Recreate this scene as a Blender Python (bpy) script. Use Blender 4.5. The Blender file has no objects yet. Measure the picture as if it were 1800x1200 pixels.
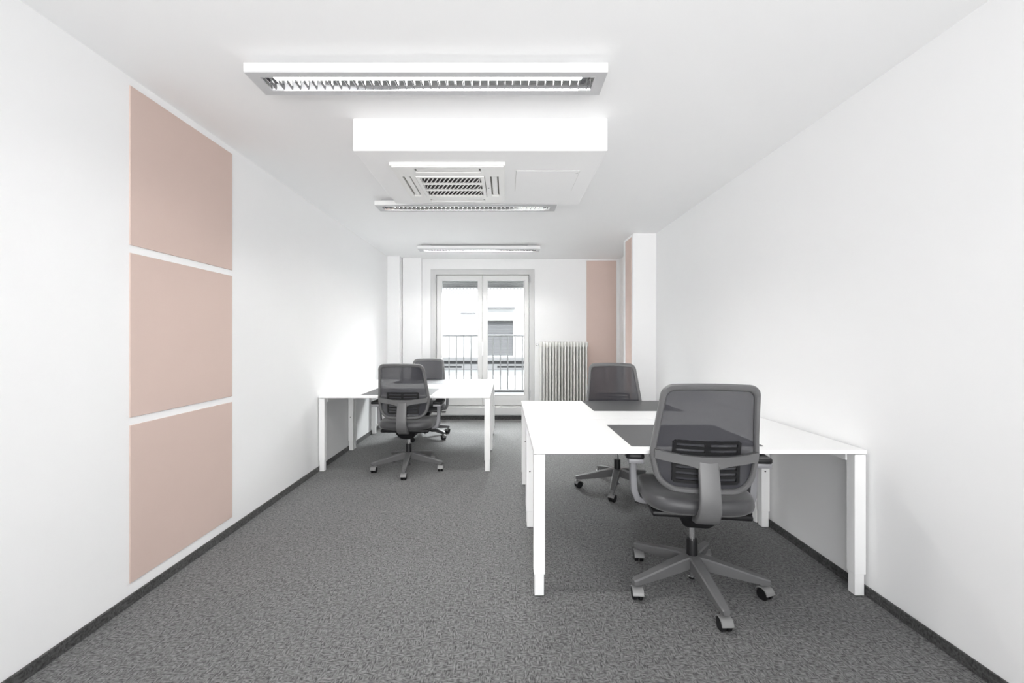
import bpy, bmesh, math, random
from mathutils import Vector, Matrix

random.seed(4)
sc = bpy.context.scene
COL = sc.collection
PI = math.pi
R = math.radians

# ------------------------------------------------------------------ camera, world, lights, exposure
CAM_H = 1.25
F_PX = 760.0
cd = bpy.data.cameras.new('camera')
cd.sensor_width = 36.0
cd.lens = F_PX / 1800.0 * 36.0
cd.shift_x = 11.0 / 1800.0
cd.shift_y = -5.0 / 1800.0
cd.clip_start = 0.05
cam = bpy.data.objects.new('camera', cd)
cam.location = (0, 0, CAM_H)
cam.rotation_euler = (R(90), 0, 0)
COL.objects.link(cam)
sc.camera = cam

world = bpy.data.worlds.new('sky')
sc.world = world
world.use_nodes = True
wb = world.node_tree.nodes['Background']
wb.inputs['Color'].default_value = (0.93, 0.96, 1.0, 1)
wb.inputs['Strength'].default_value = 1.6

def lamp(name, kind, loc, rot, energy, color=(1, 1, 1), **kw):
    d = bpy.data.lights.new(name, kind)
    d.energy = energy
    d.color = color
    for k, v in kw.items():
        setattr(d, k, v)
    o = bpy.data.objects.new(name, d)
    o.location = loc
    o.rotation_euler = rot
    COL.objects.link(o)
    return o

# sun over the roof of this building, on the facade across the street
lamp('sun', 'SUN', (0, -5, 20), (R(48), 0, R(12)), 4.0, angle=R(1.0))
# fill light added behind the camera, standing in for an assumed unseen window
lamp('rear_fill_light', 'AREA', (0, -1.90, 1.50), (R(95), 0, 0), 31.0, (1.0, 0.995, 0.985), shape='RECTANGLE', size=2.9, size_y=1.7, spread=R(80))
# bright sky above the street, falling in through the french window in the far wall
lamp('french_window_daylight', 'AREA', (-0.36, 7.75, 3.05), (R(-52), 0, 0), 800.0, (0.97, 0.985, 1.0), shape='RECTANGLE', size=1.8, size_y=1.5)
# second added fill behind the camera, tilted up to brighten the ceiling
lamp('ceiling_fill_light', 'AREA', (0, -1.3, 0.75), (R(130), 0, 0), 33.0, (1, 1, 1), shape='RECTANGLE', size=2.4, size_y=0.8)
TUBE_EMIT = 300.0

sc.view_settings.view_transform = 'Standard'
sc.view_settings.look = 'None'
sc.view_settings.exposure = 0.06
sc.view_settings.gamma = 1.0
sc.view_settings.use_curve_mapping = False
sc.cycles.max_bounces = 14
sc.cycles.diffuse_bounces = 8
sc.cycles.glossy_bounces = 6
sc.cycles.transparent_max_bounces = 12

# ------------------------------------------------------------------ materials
def mat(name, color, rough=0.5, metal=0.0, noise=0.0, nscale=30.0, bump=0.0, bscale=200.0, spec=0.5, emit=0.0, sheen=0.0):
    m = bpy.data.materials.new(name)
    m.use_nodes = True
    nt = m.node_tree
    b = nt.nodes['Principled BSDF']
    b.inputs['Roughness'].default_value = rough
    b.inputs['Metallic'].default_value = metal
    b.inputs['Specular IOR Level'].default_value = spec
    b.inputs['Base Color'].default_value = (*color, 1)
    if sheen:
        b.inputs['Sheen Weight'].default_value = sheen
    tc = nt.nodes.new('ShaderNodeTexCoord')
    if noise:
        n = nt.nodes.new('ShaderNodeTexNoise')
        n.inputs['Scale'].default_value = nscale
        n.inputs['Detail'].default_value = 4
        nt.links.new(tc.outputs['Object'], n.inputs['Vector'])
        r = nt.nodes.new('ShaderNodeMapRange')
        r.inputs['To Min'].default_value = 1 - noise
        r.inputs['To Max'].default_value = 1 + noise
        nt.links.new(n.outputs['Fac'], r.inputs['Value'])
        mx = nt.nodes.new('ShaderNodeVectorMath')
        mx.operation = 'SCALE'
        mx.inputs[0].default_value = color
        nt.links.new(r.outputs['Result'], mx.inputs['Scale'])
        nt.links.new(mx.outputs['Vector'], b.inputs['Base Color'])
    if bump:
        n2 = nt.nodes.new('ShaderNodeTexNoise')
        n2.inputs['Scale'].default_value = bscale
        n2.inputs['Detail'].default_value = 3
        nt.links.new(tc.outputs['Object'], n2.inputs['Vector'])
        bp = nt.nodes.new('ShaderNodeBump')
        bp.inputs['Strength'].default_value = bump
        bp.inputs['Distance'].default_value = 0.002
        nt.links.new(n2.outputs['Fac'], bp.inputs['Height'])
        nt.links.new(bp.outputs['Normal'], b.inputs['Normal'])
    if emit:
        b.inputs['Emission Color'].default_value = (1, 0.99, 0.96, 1)
        b.inputs['Emission Strength'].default_value = emit
    return m

def carpet_mat(name, lo, hi):
    m = bpy.data.materials.new(name)
    m.use_nodes = True
    nt = m.node_tree
    b = nt.nodes['Principled BSDF']
    b.inputs['Roughness'].default_value = 0.95
    b.inputs['Specular IOR Level'].default_value = 0.15
    b.inputs['Sheen Weight'].default_value = 0.35
    b.inputs['Sheen Roughness'].default_value = 0.35
    tc = nt.nodes.new('ShaderNodeTexCoord')
    def noise(scale3, detail=2.0):
        mp = nt.nodes.new('ShaderNodeMapping')
        mp.inputs['Scale'].default_value = scale3
        nt.links.new(tc.outputs['Object'], mp.inputs['Vector'])
        n = nt.nodes.new('ShaderNodeTexNoise')
        n.inputs['Scale'].default_value = 1.0
        n.inputs['Detail'].default_value = detail
        n.inputs['Roughness'].default_value = 0.6
        nt.links.new(mp.outputs['Vector'], n.inputs['Vector'])
        return n.outputs['Fac']
    a = noise((50, 155, 90))
    c = noise((155, 50, 90))
    k = noise((30, 30, 30), 0.0)
    st = nt.nodes.new('ShaderNodeMapRange')
    st.inputs['From Min'].default_value = 0.46
    st.inputs['From Max'].default_value = 0.54
    nt.links.new(k, st.inputs['Value'])
    mx = nt.nodes.new('ShaderNodeMix')
    mx.data_type = 'FLOAT'
    nt.links.new(st.outputs['Result'], mx.inputs['Factor'])
    nt.links.new(a, mx.inputs['A'])
    nt.links.new(c, mx.inputs['B'])
    rp = nt.nodes.new('ShaderNodeValToRGB')
    rp.color_ramp.elements[0].position = 0.34
    rp.color_ramp.elements[0].color = (lo, lo, lo, 1)
    rp.color_ramp.elements[1].position = 0.66
    rp.color_ramp.elements[1].color = (hi, hi, hi * 1.0, 1)
    nt.links.new(mx.outputs['Result'], rp.inputs['Fac'])
    nt.links.new(rp.outputs['Color'], b.inputs['Base Color'])
    bp = nt.nodes.new('ShaderNodeBump')
    bp.inputs['Strength'].default_value = 0.6
    bp.inputs['Distance'].default_value = 0.003
    nt.links.new(mx.outputs['Result'], bp.inputs['Height'])
    nt.links.new(bp.outputs['Normal'], b.inputs['Normal'])
    return m

def sheer_mat(name, color, see):
    """fine woven net: a share of the light passes between the threads"""
    m = bpy.data.materials.new(name)
    m.use_nodes = True
    nt = m.node_tree
    b = nt.nodes['Principled BSDF']
    b.inputs['Base Color'].default_value = (*color, 1)
    b.inputs['Roughness'].default_value = 0.7
    b.inputs['Specular IOR Level'].default_value = 0.2
    tr = nt.nodes.new('ShaderNodeBsdfTransparent')
    mx = nt.nodes.new('ShaderNodeMixShader')
    tc = nt.nodes.new('ShaderNodeTexCoord')
    w = nt.nodes.new('ShaderNodeTexNoise')
    w.inputs['Scale'].default_value = 60
    nt.links.new(tc.outputs['Object'], w.inputs['Vector'])
    r = nt.nodes.new('ShaderNodeMapRange')
    r.inputs['To Min'].default_value = 1 - see - 0.02
    r.inputs['To Max'].default_value = 1 - see + 0.02
    nt.links.new(w.outputs['Fac'], r.inputs['Value'])
    nt.links.new(r.outputs['Result'], mx.inputs['Fac'])
    nt.links.new(tr.outputs['BSDF'], mx.inputs[1])
    nt.links.new(b.outputs['BSDF'], mx.inputs[2])
    nt.links.new(mx.outputs['Shader'], nt.nodes['Material Output'].inputs['Surface'])
    return m

def glass_mat(name):
    m = bpy.data.materials.new(name)
    m.use_nodes = True
    nt = m.node_tree
    nt.nodes.remove(nt.nodes['Principled BSDF'])
    tr = nt.nodes.new('ShaderNodeBsdfTransparent')
    tr.inputs['Color'].default_value = (0.97, 0.985, 0.98, 1)
    gl = nt.nodes.new('ShaderNodeBsdfGlossy')
    gl.inputs['Roughness'].default_value = 0.02
    fr = nt.nodes.new('ShaderNodeFresnel')
    fr.inputs['IOR'].default_value = 1.12   # set low to keep the added rear light's reflection off the panes
    mx = nt.nodes.new('ShaderNodeMixShader')
    nt.links.new(fr.outputs['Fac'], mx.inputs['Fac'])
    nt.links.new(tr.outputs['BSDF'], mx.inputs[1])
    nt.links.new(gl.outputs['BSDF'], mx.inputs[2])
    nt.links.new(mx.outputs['Shader'], nt.nodes['Material Output'].inputs['Surface'])
    return m

M = {}
M['wall'] = mat('white_wall_paint', (0.88, 0.88, 0.882), 0.85, noise=0.006, nscale=6, bump=0.05, bscale=300, spec=0.2)
M['ceiling'] = mat('white_ceiling_paint', (0.91, 0.91, 0.912), 0.9, noise=0.006, nscale=5, spec=0.15)
M['carpet'] = carpet_mat('grey_loop_carpet', 0.046, 0.213)
M['carpet_edge'] = carpet_mat('dark_carpet_edging', 0.03, 0.09)
M['pink'] = mat('dusty_pink_panel', (0.645, 0.51, 0.457), 0.8, noise=0.02, nscale=4, bump=0.08, bscale=500, spec=0.2)
M['desk'] = mat('white_melamine', (0.88, 0.88, 0.878), 0.35, noise=0.004, nscale=8, spec=0.35)
M['desk_metal'] = mat('white_powder_coat', (0.87, 0.87, 0.868), 0.4, bump=0.02, bscale=600, spec=0.4)
M['hole'] = mat('dark_screw', (0.06, 0.06, 0.06), 0.4, 0.6)
M['pad'] = mat('charcoal_desk_mat', (0.085, 0.085, 0.09), 0.45, noise=0.06, nscale=60, spec=0.4)
M['plastic'] = mat('grey_chair_plastic', (0.125, 0.125, 0.127), 0.42, noise=0.03, nscale=40, bump=0.05, bscale=900, spec=0.45)
M['black'] = mat('black_chair_plastic', (0.009, 0.009, 0.010), 0.42, spec=0.28)
M['arm_post'] = mat('silver_grey_arm_plastic', (0.21, 0.21, 0.222), 0.38, spec=0.5)
M['hood'] = mat('pale_grey_castor_plastic', (0.20, 0.20, 0.20), 0.3, spec=0.6)
M['seat'] = mat('dark_seat_fabric', (0.052, 0.052, 0.055), 0.42, noise=0.05, nscale=120, bump=0.1, bscale=900, spec=0.4, sheen=0.2)
M['net'] = sheer_mat('dark_backrest_net', (0.043, 0.043, 0.050), 0.105)
M['chrome'] = mat('chrome', (0.82, 0.82, 0.83), 0.15, 1.0)
M['mirror'] = mat('polished_louver_aluminium', (0.9, 0.9, 0.91), 0.12, 1.0, noise=0.01)
M['housing'] = mat('grey_lamp_housing', (0.56, 0.56, 0.57), 0.45, spec=0.4)
M['housing_white'] = mat('white_lamp_housing', (0.86, 0.86, 0.86), 0.45)
M['tube'] = mat('fluorescent_tube', (0.9, 0.9, 0.9), 0.4, emit=TUBE_EMIT)
M['socket'] = mat('dark_lamp_holder', (0.10, 0.10, 0.11), 0.5)
M['ac'] = mat('warm_white_plastic', (0.86, 0.855, 0.84), 0.45, noise=0.004)
M['ac_dark'] = mat('dark_vent_inside', (0.05, 0.045, 0.045), 0.8)
M['ac_slot'] = mat('grey_slot_inside', (0.48, 0.47, 0.45), 0.8)
M['frame'] = mat('grey_window_casing', (0.60, 0.60, 0.60), 0.45, noise=0.01)
M['sash'] = mat('pale_grey_window_sash', (0.70, 0.70, 0.695), 0.4, noise=0.01)
M['glass'] = glass_mat('clear_glass')
M['rail'] = mat('galvanised_rail', (0.11, 0.11, 0.113), 0.5)
M['blind'] = mat('grey_shutter_slats', (0.15, 0.15, 0.15), 0.6)
M['radiator'] = mat('cream_white_radiator_enamel', (0.86, 0.86, 0.83), 0.3, noise=0.01)
M['facade'] = mat('white_render', (0.84, 0.84, 0.84), 0.9, noise=0.02, nscale=1.5)
M['facade_grey'] = mat('pale_grey_render', (0.27, 0.27, 0.275), 0.9, noise=0.04, nscale=2)
M['facade_dark'] = mat('dark_grey_metal', (0.015, 0.015, 0.016), 0.7, noise=0.2, nscale=3)
M['shutter'] = mat('grey_painted_shutter', (0.19, 0.19, 0.20), 0.6, noise=0.03)

# ------------------------------------------------------------------ mesh helpers
def merge(bm, src):
    me = bpy.data.meshes.new('tmp')
    src.to_mesh(me)
    src.free()
    bm.from_mesh(me)
    bpy.data.meshes.remove(me)

def box(bm, x0, x1, y0, y1, z0, z1, bev=0.0, seg=1, mtx=None):
    t = bmesh.new()
    bmesh.ops.create_cube(t, size=1.0)
    for v in t.verts:
        v.co = Vector(((x0 + x1) / 2 + v.co.x * (x1 - x0), (y0 + y1) / 2 + v.co.y * (y1 - y0), (z0 + z1) / 2 + v.co.z * (z1 - z0)))
    if bev:
        bmesh.ops.bevel(t, geom=t.edges[:], offset=bev, segments=seg, profile=0.5, affect='EDGES')
    if mtx is not None:
        bmesh.ops.transform(t, matrix=mtx, verts=t.verts)
    merge(bm, t)
    return bm

def lathe(bm, prof, n=24, mtx=None, cap=True):
    """prof: (radius, z) list from bottom to top, spun about z"""
    t = bmesh.new()
    rings = []
    for r, z in prof:
        rings.append([t.verts.new((r * math.cos(2 * PI * i / n), r * math.sin(2 * PI * i / n), z)) for i in range(n)])
    for a, b in zip(rings, rings[1:]):
        for i in range(n):
            t.faces.new((a[i], a[(i + 1) % n], b[(i + 1) % n], b[i]))
    if cap:
        t.faces.new(rings[0][::-1])
        t.faces.new(rings[-1])
    if mtx is not None:
        bmesh.ops.transform(t, matrix=mtx, verts=t.verts)
    merge(bm, t)
    return bm

def loft(bm, rings, cap=True, closed=False):
    """rings: equal-length closed loops of points"""
    t = bmesh.new()
    rv = [[t.verts.new(p) for p in ring] for ring in rings]
    n = len(rv[0])
    pairs = list(zip(rv, rv[1:]))
    if closed:
        pairs.append((rv[-1], rv[0]))
    for a, b in pairs:
        for i in range(n):
            t.faces.new((a[i], a[(i + 1) % n], b[(i + 1) % n], b[i]))
    if cap and not closed:
        t.faces.new(rv[0][::-1])
        t.faces.new(rv[-1])
    bmesh.ops.recalc_face_normals(t, faces=t.faces[:])
    merge(bm, t)
    return bm

def rrect(w, h, r, n=4):
    """rounded rectangle section, half sizes w, h"""
    pts = []
    for cx, cy, a0 in ((w - r, h - r, 0), (-(w - r), h - r, 90), (-(w - r), -(h - r), 180), (w - r, -(h - r), 270)):
        for i in range(n + 1):
            a = R(a0 + 90 * i / n)
            pts.append((cx + r * math.cos(a), cy + r * math.sin(a)))
    return pts

def obj(name, bm, material, parent=None, smooth=False, angle=40):
    me = bpy.data.meshes.new(name)
    bmesh.ops.recalc_face_normals(bm, faces=bm.faces[:])
    bm.to_mesh(me)
    bm.free()
    if material is not None:
        me.materials.append(material)
    if smooth:
        for p in me.polygons:
            p.use_smooth = True
        try:
            me.set_sharp_from_angle(angle=R(angle))
        except Exception:
            pass
    o = bpy.data.objects.new(name, me)
    COL.objects.link(o)
    if parent is not None:
        o.parent = parent
    return o

def tag(o, label=None, cat=None, group=None, kind=None):
    if label: o['label'] = label
    if cat: o['category'] = cat
    if group: o['group'] = group
    if kind: o['kind'] = kind
    return o

def thing(name, label, cat, loc=(0, 0, 0), rotz=0.0, group=None, kind=None):
    o = bpy.data.objects.new(name, None)
    o.empty_display_size = 0.1
    COL.objects.link(o)
    o.location = loc
    o.rotation_euler = (0, 0, rotz)
    return tag(o, label, cat, group, kind)

def part(name, parent, material, *boxes, bev=0.0, seg=1, smooth=False):
    bm = bmesh.new()
    for b in boxes:
        box(bm, *b, bev=bev, seg=seg)
    return obj(name, bm, material, parent, smooth)

def kids(o):
    return [c for c in COL.objects if c.parent is o]

def dup(o, parent=None):
    c = o.copy()
    COL.objects.link(c)
    c.parent = parent
    for ch in kids(o):
        dup(ch, c)
    return c

# ------------------------------------------------------------------ room shell
XL, XR, YF, YB, ZC = -1.765, 1.758, -2.0, 6.68, 2.48
T = 0.15

def struct(name, label, boxes, material, bev=0.0):
    bm = bmesh.new()
    for b in boxes:
        box(bm, *b, bev=bev)
    o = obj(name, bm, material)
    return tag(o, label, 'room', kind='structure')

struct('floor', 'grey loop pile carpet floor of the office', [(XL - T, XR + T, YF - T, YB + 0.3, -0.1, 0.0)], M['carpet'])
struct('ceiling', 'plain white ceiling of the office', [(XL - T, XR + T, YF - T, YB + 0.3, ZC, ZC + 0.15)], M['ceiling'])
struct('wall_left', 'white left wall carrying three pink panels', [(XL - T, XL, YF - T, YB + 0.3, 0.0, ZC)], M['wall'])
struct('wall_right', 'plain white right wall', [(XR, XR + T, YF - T, YB + 0.3, 0.0, ZC)], M['wall'])

def wall_hole(name, label, y0, y1, hx0, hx1, hz0, hz1):
    bm = bmesh.new()
    def ring(x0, x1, z0, z1, y):
        return [bm.verts.new(p) for p in ((x0, y, z0), (x1, y, z0), (x1, y, z1), (x0, y, z1))]
    o0, i0 = ring(XL, XR, 0, ZC, y0), ring(hx0, hx1, hz0, hz1, y0)
    o1, i1 = ring(XL, XR, 0, ZC, y1), ring(hx0, hx1, hz0, hz1, y1)
    for i in range(4):
        j = (i + 1) % 4
        bm.faces.new((o0[i], o0[j], i0[j], i0[i]))
        bm.faces.new((o1[j], o1[i], i1[i], i1[j]))
        bm.faces.new((i0[i], i0[j], i1[j], i1[i]))
        bm.faces.new((o0[j], o0[i], o1[i], o1[j]))
    return tag(obj(name, bm, M['wall']), label, 'room', kind='structure')

WX0, WX1, WZ0, WZ1 = -1.160, 0.444, 0.072, 2.322
wall_hole('wall_back', 'white far wall with the french window', YB, YB + 0.28, WX0, WX1, WZ0, WZ1)
wall_hole('wall_front', 'white wall behind the camera with an assumed wide window opening', YF - T, YF, -1.5, 1.5, 0.6, 2.4)

# boxed column on the right wall and the two narrow piers in the far left corner
struct('wall_column', 'white boxed column standing against the right wall near the far end', [(1.488, XR, 5.05, 5.46, 0, ZC)], M['wall'], 0.004)
struct('wall_pier', 'narrow white pier filling the far left corner of the room', [(XL, -1.58, 6.44, YB, 0, ZC)], M['wall'], 0.004)
struct('wall_pier', 'wider white pier between the corner pier and the french window', [(-1.57, -1.285, 6.57, YB, 0, ZC)], M['wall'], 0.004)
# dropped box under the ceiling
BX0, BX1, BY0, BY1, BZ = -0.855, 0.569, 2.415, 3.37, 2.30
struct('ceiling_bulkhead', 'white dropped bulkhead box under the ceiling', [(BX0, BX1, BY0, BY1, BZ, ZC)], M['ceiling'], 0.004)

# dark carpet edging used as baseboard
BH, BT = 0.05, 0.012
struct('baseboard_left', 'dark carpet baseboard strip along the left wall', [(XL, XL + BT, YF, 6.44, 0, BH)], M['carpet_edge'], 0.003)
struct('baseboard_right', 'dark carpet baseboard strip along the right wall', [(XR - BT, XR, YF, 5.05, 0, BH)], M['carpet_edge'], 0.003)
struct('baseboard_column', 'dark carpet baseboard strip round the column foot', [(1.488 - BT, XR, 5.05 - BT, 5.46, 0, BH)], M['carpet_edge'], 0.003)
struct('baseboard_back', 'dark carpet baseboard strip along the far wall', [(-1.285, XR, YB - BT, YB, 0, BH + 0.012)], M['carpet_edge'], 0.003)
struct('baseboard_pier', 'dark carpet baseboard strip at the foot of the corner piers', [(XL, -1.58 + BT, 6.44 - BT, 6.47, 0, BH)], M['carpet_edge'], 0.003)

# ------------------------------------------------------------------ pink wall panels
def wall_panel(label, x0, x1, y0, y1, z0, z1, group=None):
    bm = box(bmesh.new(), x0, x1, y0, y1, z0, z1, 0.0015)
    return tag(obj('wall_panel', bm, M['pink']), label, 'panel', group)

G = 'dusty pink panels on the walls'
PT = 0.005
wall_panel('topmost of the three pink panels stacked on the left wall', XL, XL + PT, 2.026, 2.783, 1.690, 2.438, G)
wall_panel('middle one of the three pink panels stacked on the left wall', XL, XL + PT, 2.026, 2.783, 0.880, 1.653, G)
wall_panel('lowest of the three pink panels on the left wall, just above the floor', XL, XL + PT, 2.026, 2.783, 0.102, 0.843, G)
wall_panel('tall narrow pink panel on the far wall right of the radiator', 1.248, 1.708, YB - PT, YB, 0.11, 2.455, G)
wall_panel('slim pink panel on the side of the right column', 1.488 - PT, 1.488, 5.115, 5.36, 0.11, 2.448, G)

# ------------------------------------------------------------------ french window
win = thing('window_1', 'grey two-leaf french window in the far wall', 'window', ((WX0 + WX1) / 2, YB, WZ0), kind='structure')
def ring_box(bm, x0, x1, z0, z1, ix0, ix1, iz0, iz1, y0, y1, bev=0.004):
    """a frame with one opening, front at y0"""
    t = bmesh.new()
    loops = []
    for (a0, a1, c0, c1, y) in ((x0, x1, z0, z1, y1), (x0, x1, z0, z1, y0 + bev), (x0 + bev, x1 - bev, z0 + bev, z1 - bev, y0),
                                (ix0 - bev, ix1 + bev, iz0 - bev, iz1 + bev, y0), (ix0, ix1, iz0, iz1, y0 + bev), (ix0, ix1, iz0, iz1, y1)):
        loops.append([t.verts.new(p) for p in ((a0, y, c0), (a1, y, c0), (a1, y, c1), (a0, y, c1))])
    for a, b in zip(loops, loops[1:] + loops[:1]):
        for i in range(4):
            j = (i + 1) % 4
            t.faces.new((a[i], a[j], b[j], b[i]))
    bmesh.ops.recalc_face_normals(t, faces=t.faces[:])
    merge(bm, t)
    return bm

def wpart(name, bm, material, parent=win, smooth=False):
    """geometry given in world space, parented under the window"""
    ox, oy, oz = win.location
    bmesh.ops.translate(bm, verts=bm.verts, vec=(-ox, -oy, -oz))
    return obj(name, bm, material, parent, smooth)

wpart('window_frame', ring_box(bmesh.new(), WX0 - 0.0, WX1 + 0.0, WZ0, WZ1, -1.075, 0.362, 0.212, 2.236, YB - 0.012, YB + 0.09, 0.006), M['frame'])
wpart('threshold', box(bmesh.new(), WX0 + 0.01, WX1 - 0.01, YB - 0.03, YB + 0.05, WZ0, 0.19, 0.006), M['frame'])
for (x0, x1, g0, g1) in ((-1.072, -0.3605, -0.988, -0.430), (-0.3595, 0.359, -0.281, 0.284)):
    s = wpart('sash', ring_box(bmesh.new(), x0, x1, 0.216, 2.232, g0, g1, 0.382, 2.146, YB + 0.004, YB + 0.07, 0.01), M['sash'])
    wpart('glass_pane', box(bmesh.new(), g0 - 0.005, g1 + 0.005, YB + 0.03, YB + 0.036, 0.378, 2.150), M['glass'], s)
    bead = ring_box(bmesh.new(), g0 - 0.012, g1 + 0.012, 0.370, 2.158, g0 + 0.004, g1 - 0.004, 0.386, 2.142, YB + 0.0, YB + 0.01, 0.004)
    wpart('glazing_bead', bead, M['sash'], s)
    if g0 < -0.5:
        hb = bmesh.new()
        box(hb, -0.372, -0.342, YB - 0.010, YB + 0.006, 1.05, 1.20, 0.004)
        box(hb, -0.366, -0.348, YB - 0.055, YB - 0.008, 1.11, 1.13, 0.004)
        box(hb, -0.369, -0.345, YB - 0.065, YB - 0.048, 0.99, 1.14, 0.006, 2)
        wpart('window_handle', hb, M['desk_metal'], s)
for hx in (-1.085, 0.372):
    for hz in (2.16, 0.40):
        bm = lathe(bmesh.new(), [(0.009, -0.05), (0.011, -0.048), (0.011, 0.048), (0.009, 0.05)], 12, Matrix.Translation((hx, YB - 0.02, hz)))
        wpart('hinge', bm, M['housing'], smooth=True)
bl = wpart('shutter_box', box(bmesh.new(), -1.10, 0.39, YB + 0.12, YB + 0.26, 2.13, 2.30, 0.01), M['blind'])
for i in range(3):
    wpart('slat', box(bmesh.new(), -1.08, 0.37, YB + 0.17, YB + 0.185, 2.058 + 0.03 * i, 2.085 + 0.03 * i, 0.005), M['blind'], bl)

# ------------------------------------------------------------------ outside: railing and the building across the street
rl = thing('balcony_railing', 'thin grey metal railing with upright bars outside the french window', 'railing', (-0.36, 7.12, 0.39))
def lp(name, bm, material, parent, root):
    bmesh.ops.translate(bm, verts=bm.verts, vec=-root.location)
    return obj(name, bm, material, parent)
lp('top_rail', box(bmesh.new(), -1.16, 0.44, 7.10, 7.14, 1.285, 1.315, 0.006), M['rail'], rl, rl)
lp('bottom_rail', box(bmesh.new(), -1.16, 0.44, 7.108, 7.132, 0.39, 0.415, 0.004), M['rail'], rl, rl)
b0 = None
for i in range(13):
    x = -1.053 + 0.1207 * i
    if b0 is None:
        b0 = obj('bar', lathe(bmesh.new(), [(0.0095, 0.41), (0.0095, 1.29)], 8), M['rail'], rl)
        b0.location = (x + 0.36, 0, -0.39)
    else:
        c = b0.copy(); COL.objects.link(c); c.parent = rl
        c.location = (x + 0.36, 0, -0.39)
for x in (-1.15, 0.43):
    lp('wall_bracket', box(bmesh.new(), x - 0.012, x + 0.012, 6.955, 7.12, 1.288, 1.312, 0.003), M['rail'], rl, rl)

bd = thing('building', 'bright white apartment building seen through the french window', 'building', (0, 18, -8))
def bp(name, material, *b, parent=bd, bev=0.0):
    bm = bmesh.new()
    for q in b:
        box(bm, *q, bev=bev)
    return lp(name, bm, material, parent, bd)
# facade with a real opening for the shuttered window
SX0, SX1, SZ0, SZ1 = -0.93, 0.31, 0.54, 2.0
bm = bmesh.new()
def bring(x0, x1, z0, z1, y):
    return [bm.verts.new(p) for p in ((x0, y, z0), (x1, y, z0), (x1, y, z1), (x0, y, z1))]
o0, i0 = bring(-12, 12, -8, 13, 18), bring(SX0, SX1, SZ0, SZ1, 18)
o1, i1 = bring(-12, 12, -8, 13, 18.3), bring(SX0, SX1, SZ0, SZ1, 18.3)
for i in range(4):
    j = (i + 1) % 4
    bm.faces.new((o0[i], o0[j], i0[j], i0[i])); bm.faces.new((o1[j], o1[i], i1[i], i1[j]))
    bm.faces.new((i0[i], i0[j], i1[j], i1[i])); bm.faces.new((o0[j], o0[i], o1[i], o1[j]))
lp('facade', bm, M['facade'], bd, bd)
sh = bp('roller_shutter', M['shutter'], (SX0, SX1, 18.12, 18.15, SZ0, SZ1))
s0 = None
for i in range(24):
    z = SZ0 + 0.03 + i * 0.0605
    q = bp('shutter_slat', M['shutter'], (SX0 + 0.01, SX1 - 0.01, 18.10, 18.125, z - 0.024, z + 0.024), parent=sh, bev=0.006) if s0 is None else s0.copy()
    if s0 is None:
        s0 = q; zz = z
    else:
        COL.objects.link(q); q.parent = sh
        q.location = (0, 0, z - zz)
bp('shutter_lintel', M['facade_dark'], (SX0, SX1, 17.97, 18.1, 1.93, 2.0))
bp('awning_box', M['facade_grey'], (-1.0, 0.38, 17.75, 18.0, 2.47, 2.55), bev=0.01)
bp('string_course', M['facade'], (-11.9, 11.9, 17.93, 18.0, 2.28, 2.36), bev=0.01)
bp('ledge', M['facade_grey'], (-1.87, -1.25, 17.85, 18.0, 2.27, 2.33), bev=0.01)
bp('cornice', M['facade'], (-11.9, 11.9, 17.85, 18.0, 2.98, 3.06), bev=0.01)
bm = bmesh.new()
for i in range(60):
    for sgn in (-1, 1):
        m4 = Matrix.Translation((-4.2 + 0.14 * i, 17.9, 3.25)) @ Matrix.Rotation(R(45 * sgn), 4, 'Y')
        box(bm, -0.006, 0.006, -0.006, 0.006, -0.26, 0.26, mtx=m4)
tag(lp('lattice', bm, M['facade_grey'], bd, bd), kind='stuff')
bp('lattice_rail', M['facade'], (-4.4, 4.4, 17.87, 17.95, 3.42, 3.48), bev=0.01)
bp('balcony_slab', M['facade_grey'], (-8, 8, 17.7, 18.0, -0.03, 0.48), bev=0.02)
bp('gutter', M['facade_dark'], (-8, 8, 17.66, 17.75, 0.225, 0.342), bev=0.02)
bp('downpipe_band', M['facade_dark'], (-0.35, 8, 17.68, 17.75, 0.063, 0.132), bev=0.01)
bp('downpipe_band', M['facade_dark'], (-8, -1.8, 17.68, 17.75, 0.063, 0.132), bev=0.01)
bp('lower_gutter', M['facade_dark'], (-8, 8, 17.85, 18.0, -0.96, -0.86), bev=0.02)

# ------------------------------------------------------------------ radiator
NSEC = 16
RX0, RP = 0.505, 0.0455
rad = thing('radiator', 'cream white column radiator on the far wall beside the french window', 'radiator', (RX0 + NSEC * RP / 2, 6.545, 0.10))
def section_bm():
    bm = bmesh.new()
    hw = 0.0125
    # three flattened upright tubes front to back, joined at head and foot
    for dy in (-0.055, 0.0, 0.055):
        rings = []
        for z, k in ((0.03, 0.8), (0.05, 1.0), (0.5, 1.0), (1.055, 1.0), (1.075, 0.8)):
            rings.append([(hw * k * math.cos(2 * PI * i / 10), dy + 0.0268 * k * math.sin(2 * PI * i / 10), z) for i in range(10)])
        loft(bm, rings)
    for z in (0.045, 1.06):
        lat = [(x, y, z + q) for x, y, q in ()]
        t = bmesh.new()
        rings = []
        for k, dx in ((0.75, -0.0222), (1.0, -0.014), (1.0, 0.014), (0.75, 0.0222)):
            rings.append([(dx, y * k, z + q * k) for y, q in rrect(0.078, 0.045, 0.04, 4)])
        t.free()
        loft(bm, rings)
    return bm
sec = obj('radiator_section', section_bm(), M['radiator'], rad, True, 50)
for i in range(NSEC):
    s = sec if i == 0 else sec.copy()
    if i:
        COL.objects.link(s); s.parent = rad
    s.location = ((i - (NSEC - 1) / 2) * RP, 0, 0)
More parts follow.
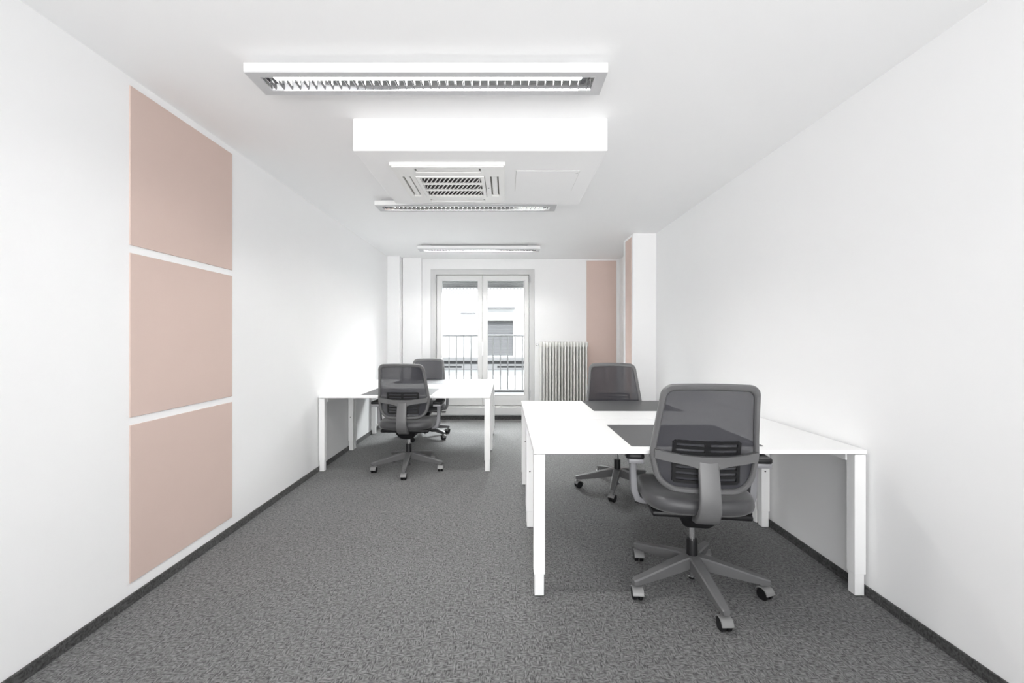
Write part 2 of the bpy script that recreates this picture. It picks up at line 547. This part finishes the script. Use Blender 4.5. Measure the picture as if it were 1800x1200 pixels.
bm = lathe(bmesh.new(), [(0.011, 0.0), (0.011, 0.03), (0.016, 0.032), (0.016, 0.05), (0.006, 0.055)], 12, Matrix.Translation((-NSEC * RP / 2 + 0.003, 0, 1.06)) @ Matrix.Rotation(R(-90), 4, 'Y'))
obj('bleed_valve', bm, M['chrome'], rad, True)
bm = lathe(bmesh.new(), [(0.014, 0), (0.014, 0.14)], 12, Matrix.Translation((-NSEC * RP / 2 - 0.02, 0, -0.099)))
box(bm, -NSEC * RP / 2 - 0.034, -NSEC * RP / 2 + 0.004, -0.014, 0.014, 0.03, 0.058, 0.004)
obj('supply_pipe', bm, M['radiator'], rad, True)
for bx in (-0.2, 0.2):
    part('wall_bracket', rad, M['radiator'], (bx - 0.012, bx + 0.012, 0.06, 0.124, 0.9, 0.93))
    part('foot', rad, M['radiator'], (bx - 0.02, bx + 0.02, -0.06, 0.06, -0.10, 0.02))

# ------------------------------------------------------------------ ceiling lights
LX0, LX1 = -1.143, 0.446
LL, LW = LX1 - LX0, 0.177
ZB, ZT = 2.41, 2.452
def make_light(y0):
    t = thing('ceiling_light', 'x', 'light', ((LX0 + LX1) / 2, y0 + LW / 2, ZB), group='louvred strip lights along the ceiling')
    hx, hy = LL / 2, LW / 2
    ix, iy = hx - 0.05, hy - 0.038
    # grey rim facing down
    bm = bmesh.new()
    tb = bmesh.new()
    loops = []
    for (a, c, z) in ((hx, hy, 0.006), (hx - 0.001, hy - 0.001, 0.0), (ix, iy, 0.0), (ix, iy, 0.006)):
        loops.append([tb.verts.new(p) for p in ((-a, -c, z), (a, -c, z), (a, c, z), (-a, c, z))])
    for a, b in zip(loops, loops[1:] + loops[:1]):
        for i in range(4):
            j = (i + 1) % 4
            tb.faces.new((a[i], a[j], b[j], b[i]))
    merge(bm, tb)
    obj('rim', bm, M['housing'], t)
    # white housing: side walls and lid
    h = ZT - ZB
    part('housing', t, M['housing_white'], (-hx, hx, -hy, -hy + 0.004, 0.006, h), (-hx, hx, hy - 0.004, hy, 0.006, h),
         (-hx, -hx + 0.004, -hy + 0.004, hy - 0.004, 0.006, h), (hx - 0.004, hx, -hy + 0.004, hy - 0.004, 0.006, h), (-hx, hx, -hy, hy, h - 0.003, h))
    for sx in (-1, 1):
        part('ceiling_mount', t, M['housing'], (sx * (hx - 0.10) - 0.06, sx * (hx - 0.10) + 0.06, -0.03, 0.03, h, ZC - ZB), bev=0.004)
    # curved mirror troughs either side of the tube
    for sy in (-1, 1):
        bm = bmesh.new()
        prev = None
        for k in range(6):
            a = k / 5
            y = sy * (iy - (iy - 0.018) * a)
            z = 0.002 + 0.032 * (a ** 0.6)
            cur = (bm.verts.new((-ix, y, z)), bm.verts.new((ix, y, z)))
            if prev:
                bm.faces.new((prev[0], prev[1], cur[1], cur[0]))
            prev = cur
        obj('side_reflector', bm, M['mirror'], t, True, 80)
    bm = lathe(bmesh.new(), [(0.0065, -ix + 0.05), (0.0078, -ix + 0.055), (0.0078, ix - 0.055), (0.0065, ix - 0.05)], 10,
               Matrix.Translation((0, 0, 0.028)) @ Matrix.Rotation(R(90), 4, 'Y'))
    obj('fluorescent_tube', bm, M['tube'], t, True)
    for sx in (-1, 1):
        part('lamp_holder', t, M['socket'], (sx * (ix - 0.045) - 0.012, sx * (ix - 0.045) + 0.012, -0.016, 0.016, 0.010, 0.037), bev=0.004)
    # cross blades
    bm = bmesh.new()
    loft(bm, [[(-0.0008, y, 0.001), (0.0008, y, 0.001), (0.004, y, 0.018), (-0.004, y, 0.018)] if abs(y) > 0.02 else
              [(-0.0008, y, 0.004), (0.0008, y, 0.004), (0.003, y, 0.017), (-0.003, y, 0.017)] for y in (-iy, -0.02, 0.0, 0.02, iy)])
    b0 = obj('louver_blade', bm, M['mirror'], t)
    n = 39
    for i in range(n):
        b = b0 if i == 0 else b0.copy()
        if i:
            COL.objects.link(b); b.parent = t
        b.location.x = -ix + (2 * ix) * (i + 0.5) / n
    return t
l1 = make_light(1.884)
l1['label'] = 'large louvred strip light nearest the camera, in front of the bulkhead'
l2 = dup(l1); l2.location.y = 3.767 + LW / 2
l2['label'] = 'second louvred strip light, just behind the bulkhead with the air conditioner'
l3 = dup(l1); l3.location.y = 5.60 + LW / 2
l3['label'] = 'farthest louvred strip light, close to the french window'

# ------------------------------------------------------------------ ceiling air conditioner cassette
AX, AY, AH = -0.350, 2.92, 0.345
ZA = 2.278
ac = thing('air_conditioner', 'square white ceiling cassette air conditioner with dark intake grille on the bulkhead', 'air conditioner', (AX, AY, ZA))
def acpart(name, material, *b, bev=0.0, parent=ac, seg=1):
    return part(name, parent, material, *b, bev=bev, seg=seg)
gx0, gx1, gy0, gy1 = -0.212, 0.206, -0.182, 0.192
# face panel: ring of plates around the grille and the four slots
slots = {'front': (-0.205, 0.198, -0.312, -0.246), 'back': (-0.205, 0.198, 0.250, 0.310), 'left': (-0.305, -0.252, -0.185, 0.190), 'right': (0.250, 0.305, -0.185, 0.190)}
def panel_with_holes(x0, x1, y0, y1, holes, z0, z1, rimslope=0.02):
    xs = sorted({x0, x1, *[h[0] for h in holes], *[h[1] for h in holes]})
    ys = sorted({y0, y1, *[h[2] for h in holes], *[h[3] for h in holes]})
    bm = bmesh.new()
    vd = {}
    def v(x, y, z):
        k = (round(x, 5), round(y, 5), round(z, 5))
        if k not in vd:
            vd[k] = bm.verts.new((x, y, z))
        return vd[k]
    def solid(a, b):
        if not (0 <= a < len(xs) - 1 and 0 <= b < len(ys) - 1):
            return False
        cx, cy = (xs[a] + xs[a + 1]) / 2, (ys[b] + ys[b + 1]) / 2
        return not any(h[0] < cx < h[1] and h[2] < cy < h[3] for h in holes)
    for a in range(len(xs) - 1):
        for b in range(len(ys) - 1):
            if not solid(a, b):
                continue
            X0, X1, Y0, Y1 = xs[a], xs[a + 1], ys[b], ys[b + 1]
            bm.faces.new((v(X0, Y0, z0), v(X0, Y1, z0), v(X1, Y1, z0), v(X1, Y0, z0)))
            bm.faces.new((v(X0, Y0, z1), v(X1, Y0, z1), v(X1, Y1, z1), v(X0, Y1, z1)))
            if not solid(a - 1, b): bm.faces.new((v(X0, Y0, z0), v(X0, Y0, z1), v(X0, Y1, z1), v(X0, Y1, z0)))
            if not solid(a + 1, b): bm.faces.new((v(X1, Y0, z0), v(X1, Y1, z0), v(X1, Y1, z1), v(X1, Y0, z1)))
            if not solid(a, b - 1): bm.faces.new((v(X0, Y0, z0), v(X1, Y0, z0), v(X1, Y0, z1), v(X0, Y0, z1)))
            if not solid(a, b + 1): bm.faces.new((v(X0, Y1, z0), v(X0, Y1, z1), v(X1, Y1, z1), v(X1, Y1, z0)))
    return bm
# outer flange, lower face panel
obj('flange', panel_with_holes(-AH, AH, -AH, AH, [(-0.33, 0.33, -0.33, 0.33)], 0.004, 0.0225), M['ac'], ac)
obj('face_panel', panel_with_holes(-0.335, 0.335, -0.335, 0.335, [(gx0 - 0.012, gx1 + 0.012, gy0 - 0.012, gy1 + 0.012), *slots.values()], -0.004, 0.012), M['ac'], ac)
acpart('slot_back', M['ac_slot'], (-0.33, 0.33, -0.33, 0.33, 0.0195, 0.0215))
for k, (x0, x1, y0, y1) in slots.items():
    ins = 0.010
    acpart('outlet_flap', M['ac'], (x0 + ins, x1 - ins, y0 + ins, y1 - ins, 0.0, 0.008), bev=0.002)
gr = obj('intake_grille', panel_with_holes(gx0 - 0.008, gx1 + 0.008, gy0 - 0.008, gy1 + 0.008,
         [(gx0 + 0.014, gx1 - 0.014, gy0 + 0.014 + i * 0.1185, gy0 + 0.014 + i * 0.1185 + 0.109) for i in range(3)], -0.008, 0.004), M['ac'], ac)
acpart('grille_backing', M['ac_dark'], (gx0, gx1, gy0, gy1, 0.010, 0.013), parent=gr)
bm = bmesh.new()
for r in range(3):
    ya = gy0 + 0.014 + r * 0.1185
    yb = ya + 0.109
    for i in range(-2, 17):
        xa = gx0 + 0.02 + i * 0.027
        xb = xa - 0.045
        def cl(x): return max(gx0 + 0.014, min(gx1 - 0.014, x))
        if cl(xa + 0.0065) - cl(xa) < 1e-4 and cl(xb + 0.0065) - cl(xb) < 1e-4:
            continue
        loft(bm, [[(cl(xa), ya, -0.006), (cl(xa + 0.0065) + 1e-5, ya, -0.006), (cl(xa + 0.0065) + 1e-5, ya, -0.002), (cl(xa), ya, -0.002)],
                  [(cl(xb), yb, -0.006), (cl(xb + 0.0065) + 1e-5, yb, -0.006), (cl(xb + 0.0065) + 1e-5, yb, -0.002), (cl(xb), yb, -0.002)]])
tag(obj('grille_fins', bm, M['ac'], gr), kind='stuff')
bm = lathe(bmesh.new(), [(0.005, -0.001), (0.006, 0), (0.006, 0.004)], 12, Matrix.Translation((0.234, 0.02, -0.0055)))
obj('indicator', bm, M['socket'], ac)

# flush inspection hatch beside the cassette
ht = thing('inspection_hatch', 'flush white inspection hatch right of the air conditioner on the bulkhead', 'hatch', (0.265, 2.885, BZ))
part('hatch_frame', ht, M['ac_slot'], (-0.200, 0.200, -0.185, 0.185, -0.0012, 0.0))
part('hatch_door', ht, M['ceiling'], (-0.198, 0.198, -0.183, 0.183, -0.003, -0.0012))
obj('hatch_lock', lathe(bmesh.new(), [(0.008, -0.006), (0.010, -0.004), (0.010, -0.003)], 14, Matrix.Translation((0.185, -0.155, 0))), M['housing'], ht)

# ------------------------------------------------------------------ desks
DH, DT = 0.712, 0.019
DW, DD = 1.61, 0.825
def make_desk():
    """origin at the floor under the middle; the sitting side is -y"""
    t = thing('office_desk', 'x', 'desk')
    part('tabletop', t, M['desk'], (-DW / 2, DW / 2, -DD / 2, DD / 2, DH - DT, DH), bev=0.0015)
    lw = 0.027
    for sx in (-1, 1):
        for sy in (-1, 1):
            cx, cy = sx * (DW / 2 - lw - 0.001), sy * (DD / 2 - lw - 0.004)
            bm = bmesh.new()
            box(bm, cx - lw, cx + lw, cy - lw, cy + lw, 0.108, DH - DT - 0.004, 0.003, 2)
            leg = obj('leg', bm, M['desk_metal'], t)
            part('foot', leg, M['desk_metal'], (cx - 0.0225, cx + 0.0225, cy - 0.0225, cy + 0.0225, 0.004, 0.112), bev=0.002)
            part('glide', leg, M['black'], (cx - 0.018, cx + 0.018, cy - 0.018, cy + 0.018, 0.0, 0.006))
            bm = bmesh.new()
            lathe(bm, [(0.005, 0), (0.005, 0.003)], 10, Matrix.Translation((cx - 0.004, cy - sy * (lw - 0.001) + (0.003 if sy < 0 else 0), 0.374)) @ Matrix.Rotation(R(90), 4, 'X'))
            obj('screw', bm, M['hole'], leg)
        part('side_rail', t, M['desk_metal'], (sx * (DW / 2 - 0.045) - 0.015, sx * (DW / 2 - 0.045) + 0.015, -DD / 2 + 0.055, DD / 2 - 0.055, DH - DT - 0.045, DH - DT - 0.003), bev=0.002)
    part('back_rail', t, M['desk_metal'], (-DW / 2 + 0.055, DW / 2 - 0.055, DD / 2 - 0.055, DD / 2 - 0.025, DH - DT - 0.045, DH - DT - 0.003), bev=0.002)
    part('spacer', t, M['housing'], (-DW / 2 + 0.03, DW / 2 - 0.03, -DD / 2 + 0.03, DD / 2 - 0.03, DH - DT - 0.005, DH - DT), )
    return t
GD = 'white office desks pushed together in pairs'
dcx = 0.135 + DW / 2
d1 = make_desk(); tag(d1, 'nearest white desk on the right, with the large grey chair before it', None, GD)
d1.location = (dcx, 2.088 + DD / 2, 0)
d2 = dup(d1); d2.location = (dcx, 2.088 + DD * 1.5 + 0.006, 0); d2.rotation_euler.z = PI
d2['label'] = 'white desk on the right, behind the nearest one and facing the radiator'
lcx = -1.755 + DW / 2
d3 = dup(d1); d3.location = (lcx, 4.05 + DD / 2, 0)
d3['label'] = 'white desk along the left wall on the side nearer the camera'
d4 = dup(d1); d4.location = (lcx, 4.05 + DD * 1.5 + 0.006, 0); d4.rotation_euler.z = PI
d4['label'] = 'white desk in the far left, on the french window side of its pair'

# ------------------------------------------------------------------ desk mats
def desk_mat(label, x0, x1, y0, y1):
    bm = bmesh.new()
    w, h = (x1 - x0) / 2, (y1 - y0) / 2
    rings = [[(x, y, z) for x, y in rrect(w - k, h - k, 0.006, 3)] for z, k in ((0.0, 0.001), (0.0008, 0.0), (0.0017, 0.0), (0.0025, 0.001))]
    loft(bm, rings)
    o = obj('desk_mat', bm, M['pad'])
    o.location = ((x0 + x1) / 2, (y0 + y1) / 2, DH)
    return tag(o, label, 'desk mat', 'charcoal writing mats on the desks')
desk_mat('charcoal desk mat in front of the large near chair on the right', 0.628, 1.290, 2.160, 2.690)
desk_mat('charcoal desk mat on the right pair, at the edge by the far right chair', 0.655, 1.315, 3.215, 3.735)
desk_mat('charcoal desk mat on the left pair, behind the nearer left chair', -1.385, -0.710, 4.125, 4.655)
desk_mat('charcoal desk mat on the left pair, at the edge nearest the french window', -1.37, -0.70, 5.18, 5.69)

# ------------------------------------------------------------------ office chairs
# local axes: origin on the floor under the gas lift, +y is where the sitter faces
ZTOP, ZBOT = 1.048, 0.548
def back_y(u, z):
    """mid surface of the backrest"""
    a = (z - 0.70)
    y = -0.232 - (0.17 * a + 0.18 * a * a if a > 0 else 0.10 * a * -1 * -0.6)
    return y + 0.95 * u * u * (1.0 if z < 0.8 else 1.0 - 0.4 * (z - 0.8) / 0.25)

def quad_loop(hwb, hwm, hwt, z0, zm, z1, rb, rt, crown=0.008, n=8):
    """rounded outline (u, z), counter clockwise from the bottom middle"""
    def hw(z):
        return hwb + (hwm - hwb) * (z - z0) / (zm - z0) if z < zm else hwm + (hwt - hwm) * (z - zm) / (z1 - zm)
    right = []
    for i in range(6):
        right.append(((hw(z0) - rb) * i / 6, z0))
    for i in range(n + 1):
        a = R(-90 + 90 * i / n)
        zc = z0 + rb + rb * math.sin(a)
        right.append((hw(zc) - rb + rb * math.cos(a), zc))
    for i in range(1, 12):
        z = z0 + rb + (z1 - rt - z0 - rb) * i / 12
        right.append((hw(z), z))
    for i in range(n + 1):
        a = R(90 * i / n)
        zc = z1 - rt + rt * math.sin(a)
        right.append((hw(zc) - rt + rt * math.cos(a), zc))
    for i in range(5, -1, -1):
        right.append(((hw(z1) - rt) * i / 6, z1))
    top = max(hw(z1) - rt, 1e-3)
    right = [(u, z + (crown * (1 - (u / (top + rt)) ** 2) if z > z1 - rt else 0)) for u, z in right]
    left = [(-u, z) for u, z in right[1:-1]][::-1]
    return right + left

OUT = quad_loop(0.209, 0.240, 0.203, ZBOT, 0.715, ZTOP, 0.085, 0.045)
INN = quad_loop(0.184, 0.216, 0.180, ZBOT + 0.024, 0.715, ZTOP - 0.030, 0.065, 0.028)

def sheet(us, zfun, ts, off_back, off_front):
    """solid strip that follows the back surface: us columns, zfun(u, t) rows"""
    bm = bmesh.new()
    g = {}
    for k, off in enumerate((off_back, off_front)):
        for i, u in enumerate(us):
            for j, t in enumerate(ts):
                z = zfun(u, t)
                g[k, i, j] = bm.verts.new((u, back_y(u, z) + off, z))
    ni, nj = len(us), len(ts)
    for i in range(ni - 1):
        for j in range(nj - 1):
            bm.faces.new((g[0, i, j], g[0, i + 1, j], g[0, i + 1, j + 1], g[0, i, j + 1]))
            bm.faces.new((g[1, i, j], g[1, i, j + 1], g[1, i + 1, j + 1], g[1, i + 1, j]))
    for i in range(ni - 1):
        for j in (0, nj - 1):
            bm.faces.new((g[0, i, j], g[1, i, j], g[1, i + 1, j], g[0, i + 1, j]))
    for j in range(nj - 1):
        for i in (0, ni - 1):
            bm.faces.new((g[0, i, j], g[0, i, j + 1], g[1, i, j + 1], g[1, i, j]))
    bmesh.ops.recalc_face_normals(bm, faces=bm.faces[:])
    return bm

def sweep(bm, path, secs, up=Vector((1, 0, 0))):
    """path of points in the y-z plane or anywhere; secs: list of section outlines (a along 'up', b across)"""
    rings = []
    n = len(path)
    for i, p in enumerate(path):
        p = Vector(p)
        d = (Vector(path[min(i + 1, n - 1)]) - Vector(path[max(i - 1, 0)])).normalized()
        a = (up - d * up.dot(d)).normalized()
        b = d.cross(a)
        rings.append([p + a * q[0] + b * q[1] for q in secs[i]])
    loft(bm, rings)
    return bm

def make_chair():
    t = thing('office_chair', 'x', 'chair')
    # ---- five-star base
    def leg_bm():
        bm = bmesh.new()
        rings = []
        for r, w, zt, h in ((0.02, 0.029, 0.168, 0.060), (0.06, 0.029, 0.164, 0.062), (0.15, 0.026, 0.145, 0.054), (0.25, 0.0225, 0.121, 0.042), (0.325, 0.020, 0.104, 0.031), (0.345, 0.015, 0.098, 0.022)):
            e = 0.006
            rings.append([(r, -w + e, zt), (r, w - e, zt), (r, w, zt - e), (r, w * 0.8, zt - h), (r, -w * 0.8, zt - h), (r, -w, zt - e)])
        loft(bm, rings)
        return bm
    def caster_bm():
        """axle along y, centre above the floor contact"""
        bm = bmesh.new()
        rw = 0.029
        for s in (-1, 1):
            mt = Matrix.Translation((0, s * 0.004, rw)) @ Matrix.Rotation(R(-90 * s), 4, 'X')
            lathe(bm, [(0.018, 0.0), (rw - 0.003, 0.0), (rw, 0.003), (rw, 0.015), (rw - 0.004, 0.020), (0.012, 0.021)], 20, mt)
        return bm
    def hood_bm():
        bm = bmesh.new()
        # curved hood over the wheels
        rings = []
        for a in range(-5, 7):
            an = R(90 + a * 14)
            c, s = math.cos(an), math.sin(an)
            ri, ro = 0.0305, 0.0345
            rings.append([(c * ri, -0.027, 0.029 + s * ri), (c * ri, 0.027, 0.029 + s * ri), (c * ro, 0.025, 0.029 + s * ro), (c * ro, -0.025, 0.029 + s * ro)])
        loft(bm, rings)
        lathe(bm, [(0.009, 0.055), (0.009, 0.080)], 10, Matrix.Translation((0.014, 0, 0)))
        return bm
    leg0 = obj('base_leg', leg_bm(), M['plastic'], t)
    cas0 = obj('castor_wheels', caster_bm(), M['black'], leg0, True, 30)
    hod0 = obj('castor_hood', hood_bm(), M['hood'], leg0, True, 40)
    for o in (cas0, hod0):
        o.location = (0.322, 0, 0)
    for k in range(1, 5):
        l = leg0.copy(); COL.objects.link(l); l.parent = t
        for o in (cas0, hod0):
            c = o.copy(); COL.objects.link(c); c.parent = l
    # ---- hub, lift
    obj('base_hub', lathe(bmesh.new(), [(0.030, 0.108), (0.044, 0.112), (0.044, 0.155), (0.036, 0.167), (0.028, 0.168)], 24), M['plastic'], t, True)
    obj('lift_sleeve', lathe(bmesh.new(), [(0.022, 0.100), (0.022, 0.110), (0.0265, 0.112), (0.0265, 0.238), (0.024, 0.245)], 24), M['black'], t, True)
    obj('lift_tip', lathe(bmesh.new(), [(0.017, 0.036), (0.020, 0.040), (0.020, 0.050), (0.009, 0.054), (0.009, 0.110)], 20), M['chrome'], t, True)
    # ---- everything that rises with the seat
    up = []
    up.append(obj('gas_lift', lathe(bmesh.new(), [(0.0142, 0.16), (0.0142, 0.345)], 20), M['chrome'], t, True))
    bm = bmesh.new()
    rings = []
    for z, w, y0, y1 in ((0.330, 0.045, -0.07, 0.06), (0.345, 0.062, -0.11, 0.08), (0.385, 0.085, -0.15, 0.12), (0.415, 0.095, -0.165, 0.14)):
        rings.append([(x, (y0 + y1) / 2 + y, z) for x, y in rrect(w, (y1 - y0) / 2, 0.025, 3)])
    loft(bm, rings)
    up.append(obj('tilt_mechanism', bm, M['black'], t, True, 35))
    bm = box(bmesh.new(), -0.225, 0.225, -0.17, 0.16, 0.410, 0.438, 0.012, 2)
    up.append(obj('seat_plate', bm, M['black'], t, True, 40))
    for s, y in ((-1, 0.06), (1, -0.02)):
        bm = bmesh.new()
        lathe(bm, [(0.006, 0.0), (0.006, 0.16)], 8, Matrix.Translation((s * 0.07, y, 0.398)) @ Matrix.Rotation(R(90 * s), 4, 'Y'))
        box(bm, s * 0.245 - 0.026, s * 0.245 + 0.026, y - 0.018, y + 0.018, 0.391, 0.405, 0.005, 2)
        up.append(obj('adjusting_lever', bm, M['black'], t, True))
    # seat cushion
    bm = bmesh.new()
    rings = []
    prof = [(0.432, 0.84), (0.436, 0.92), (0.448, 0.98), (0.465, 1.0), (0.485, 0.99), (0.500, 0.96), (0.508, 0.90), (0.512, 0.70), (0.513, 0.40), (0.513, 0.12)]
    N = 44
    for z, k in prof:
        ring = []
        for i in range(N):
            a = 2 * PI * i / N
            c, s = math.cos(a), math.sin(a)
            x = 0.255 * math.copysign(abs(c) ** 0.55, c) * k
            y = 0.015 + 0.245 * math.copysign(abs(s) ** 0.55, s) * k
            zz = z
            f = max(0.0, (y - 0.10) / 0.16)
            zz -= 0.030 * f * f * (0.4 if z < 0.45 else 1.0)       # waterfall front edge
            zz += 0.012 * (abs(x) / 0.25) ** 2 * (1 if z > 0.48 else 0.6)
            b = max(0.0, (-y - 0.10) / 0.15)
            zz += 0.008 * b
            ring.append((x, y, zz))
        rings.append(ring)
    loft(bm, rings)
    up.append(obj('seat', bm, M['seat'], t, True, 60))
    # ---- backrest frame ring
    bm = bmesh.new()
    def ring3(loop, k, off):
        return [(u, back_y(u, z) + off, z) for u, z in loop]
    def mixl(a, b, f):
        return [(p[0] + (q[0] - p[0]) * f, p[1] + (q[1] - p[1]) * f) for p, q in zip(a, b)]
    rings = [ring3(OUT, 0, 0.008), ring3(OUT, 0, -0.006), ring3(mixl(OUT, INN, 0.18), 0, -0.013), ring3(mixl(OUT, INN, 0.75), 0, -0.013),
             ring3(INN, 0, -0.005), ring3(INN, 0, 0.008), ring3(mixl(OUT, INN, 0.8), 0, 0.013), ring3(mixl(OUT, INN, 0.25), 0, 0.013)]
    loft(bm, rings, closed=True)
    bf = obj('backrest_frame', bm, M['plastic'], t, True, 50)
    up.append(bf)
    # net
    bm = bmesh.new()
    cz = 0.79
    prev = None
    big = mixl(OUT, INN, 0.8)
    for k in range(9):
        f = 1 - k / 9
        ring = []
        for u, z in big:
            uu, zz = u * f, cz + (z - cz) * f
            ring.append(bm.verts.new((uu, back_y(uu, zz) + 0.006, zz)))
        if prev:
            for i in range(len(ring)):
                j = (i + 1) % len(ring)
                bm.faces.new((prev[i], prev[j], ring[j], ring[i]))
        prev = ring
    cv = bm.verts.new((0, back_y(0, cz) + 0.006, cz))
    for i in range(len(prev)):
        bm.faces.new((prev[i], prev[(i + 1) % len(prev)], cv))
    up.append(obj('backrest_net', bm, M['net'], t, True, 80))
    # crossbar with a widening towards the stem
    us = [-0.222 + 0.444 * i / 28 for i in range(29)]
    def zx(u, tt):
        f = max(0.0, 1 - abs(u) / 0.12)
        hi = 0.724 + 0.018 * (u / 0.22) ** 2
        lo = hi - 0.042 - 0.030 * f * f
        return lo + (hi - lo) * tt
    bm = sheet(us, zx, [0, 0.12, 0.5, 0.88, 1.0], -0.032, -0.008)
    up.append(obj('crossbar', bm, M['plastic'], t, True, 50))
    # stem
    path = [(0, -0.250, 0.712), (0, -0.256, 0.672), (0, -0.270, 0.60), (0, -0.280, 0.54), (0, -0.278, 0.490), (0, -0.256, 0.450), (0, -0.21, 0.424), (0, -0.15, 0.410), (0, -0.08, 0.404)]
    ws = [0.044, 0.044, 0.044, 0.045, 0.046, 0.047, 0.046, 0.044, 0.042]
    hs = [0.011, 0.0125, 0.016, 0.017, 0.018, 0.019, 0.018, 0.016, 0.014]
    bm = sweep(bmesh.new(), path, [rrect(w, h, 0.008, 3) for w, h in zip(ws, hs)])
    up.append(obj('back_stem', bm, M['plastic'], t, True, 50))
    # lumbar support in front of the net
    bm = bmesh.new()
    lo, hi, hwid = 0.600, 0.785, 0.138
    def lz(a, b):
        return lambda u, tt: a + (b - a) * tt
    ul = [-hwid + 2 * hwid * i / 14 for i in range(15)]
    for k in range(8):
        z = lo + (hi - lo) * k / 7
        merge(bm, sheet(ul, lz(z - 0.007, z + 0.007), [0, 0.5, 1], -0.006, 0.003))
    for s in (-1, 1):
        uu = [s * hwid - 0.008, s * hwid, s * hwid + 0.008]
        merge(bm, sheet(uu, lz(lo, hi), [i / 8 for i in range(9)], -0.007, 0.003))
    merge(bm, sheet([-0.012, 0, 0.012], lz(lo, hi), [i / 8 for i in range(9)], -0.005, 0.003))
    up.append(obj('lumbar_support', bm, M['black'], t, True, 50))
    # ---- armrests
    for s in (-1, 1):
        path = [(s * 0.19, 0.01, 0.424), (s * 0.24, 0.01, 0.428), (s * 0.268, 0.01, 0.438), (s * 0.282, 0.01, 0.475), (s * 0.286, 0.01, 0.53), (s * 0.288, 0.01, 0.60), (s * 0.289, 0.01, 0.648)]
        secs = [rrect(0.034, 0.012, 0.006, 2), rrect(0.034, 0.014, 0.006, 2), rrect(0.033, 0.017, 0.006, 2), rrect(0.031, 0.017, 0.006, 2), rrect(0.028, 0.016, 0.006, 2), rrect(0.026, 0.0155, 0.006, 2), rrect(0.026, 0.0155, 0.006, 2)]
        a = obj('armrest', sweep(bmesh.new(), path, secs, up=Vector((0, 1, 0))), M['arm_post'], t, True, 45)
        up.append(a)
        bm = bmesh.new()
        box(bm, s * 0.289 - 0.036, s * 0.289 + 0.036, -0.115, 0.10, 0.642, 0.664, 0.004, 2)
        obj('arm_cradle', bm, M['arm_post'], a, True)
        bm = bmesh.new()
        rings = []
        for z, k in ((0.663, 0.95), (0.667, 1.0), (0.680, 1.0), (0.686, 0.93)):
            rings.append([(s * 0.291 + x * k, 0.010 + y * (k * 0.3 + 0.7), z) for x, y in rrect(0.044, 0.122, 0.022, 5)])
        loft(bm, rings)
        obj('arm_pad', bm, M['black'], a, True, 50)
    for o in up:
        o['rises'] = 1
    return t

def pose(ch, loc, rot, base, dz, label, swivel):
    ch.location = loc
    ch.rotation_euler = (0, 0, R(rot))
    ch['label'] = label
    ch['group'] = 'mesh backed swivel chairs at the desks'
    legs = [c for c in kids(ch) if c.name.startswith('base_leg')]
    for k, l in enumerate(legs):
        l.rotation_euler = (0, 0, R(base + 72 * k - rot))
        for w in kids(l):
            w.rotation_euler = (0, 0, R(swivel[k] - (base + 72 * k)))
    for c in kids(ch):
        if 'rises' in c:
            c.location.z = dz

c1 = make_chair()
c2, c3, c4 = dup(c1), dup(c1), dup(c1)
pose(c1, (0.937, 2.175, 0), -8.0, 270, 0.0, 'large grey swivel chair nearest the camera, its mesh back turned to it', (92, 112, 70, 84, 86))
pose(c2, (0.932, 3.612, 0), 175.0, 177, -0.025, 'dark swivel chair behind the right desks, facing the camera beside the radiator', (200, 230, 10, 120, 200))
pose(c3, (-0.930, 4.15, 0), -1.0, 275, -0.028, 'grey swivel chair at the left desks, its back turned to the camera', (90, 96, 150, 30, 84))
pose(c4, (-1.030, 5.53, 0), 181.0, 36, -0.075, 'dark swivel chair partly hidden behind the left desks, before the french window', (60, 100, 20, 200, 130))
for c in (c1, c2, c3, c4):
    for k in kids(c):
        if 'rises' in k:
            del k['rises']
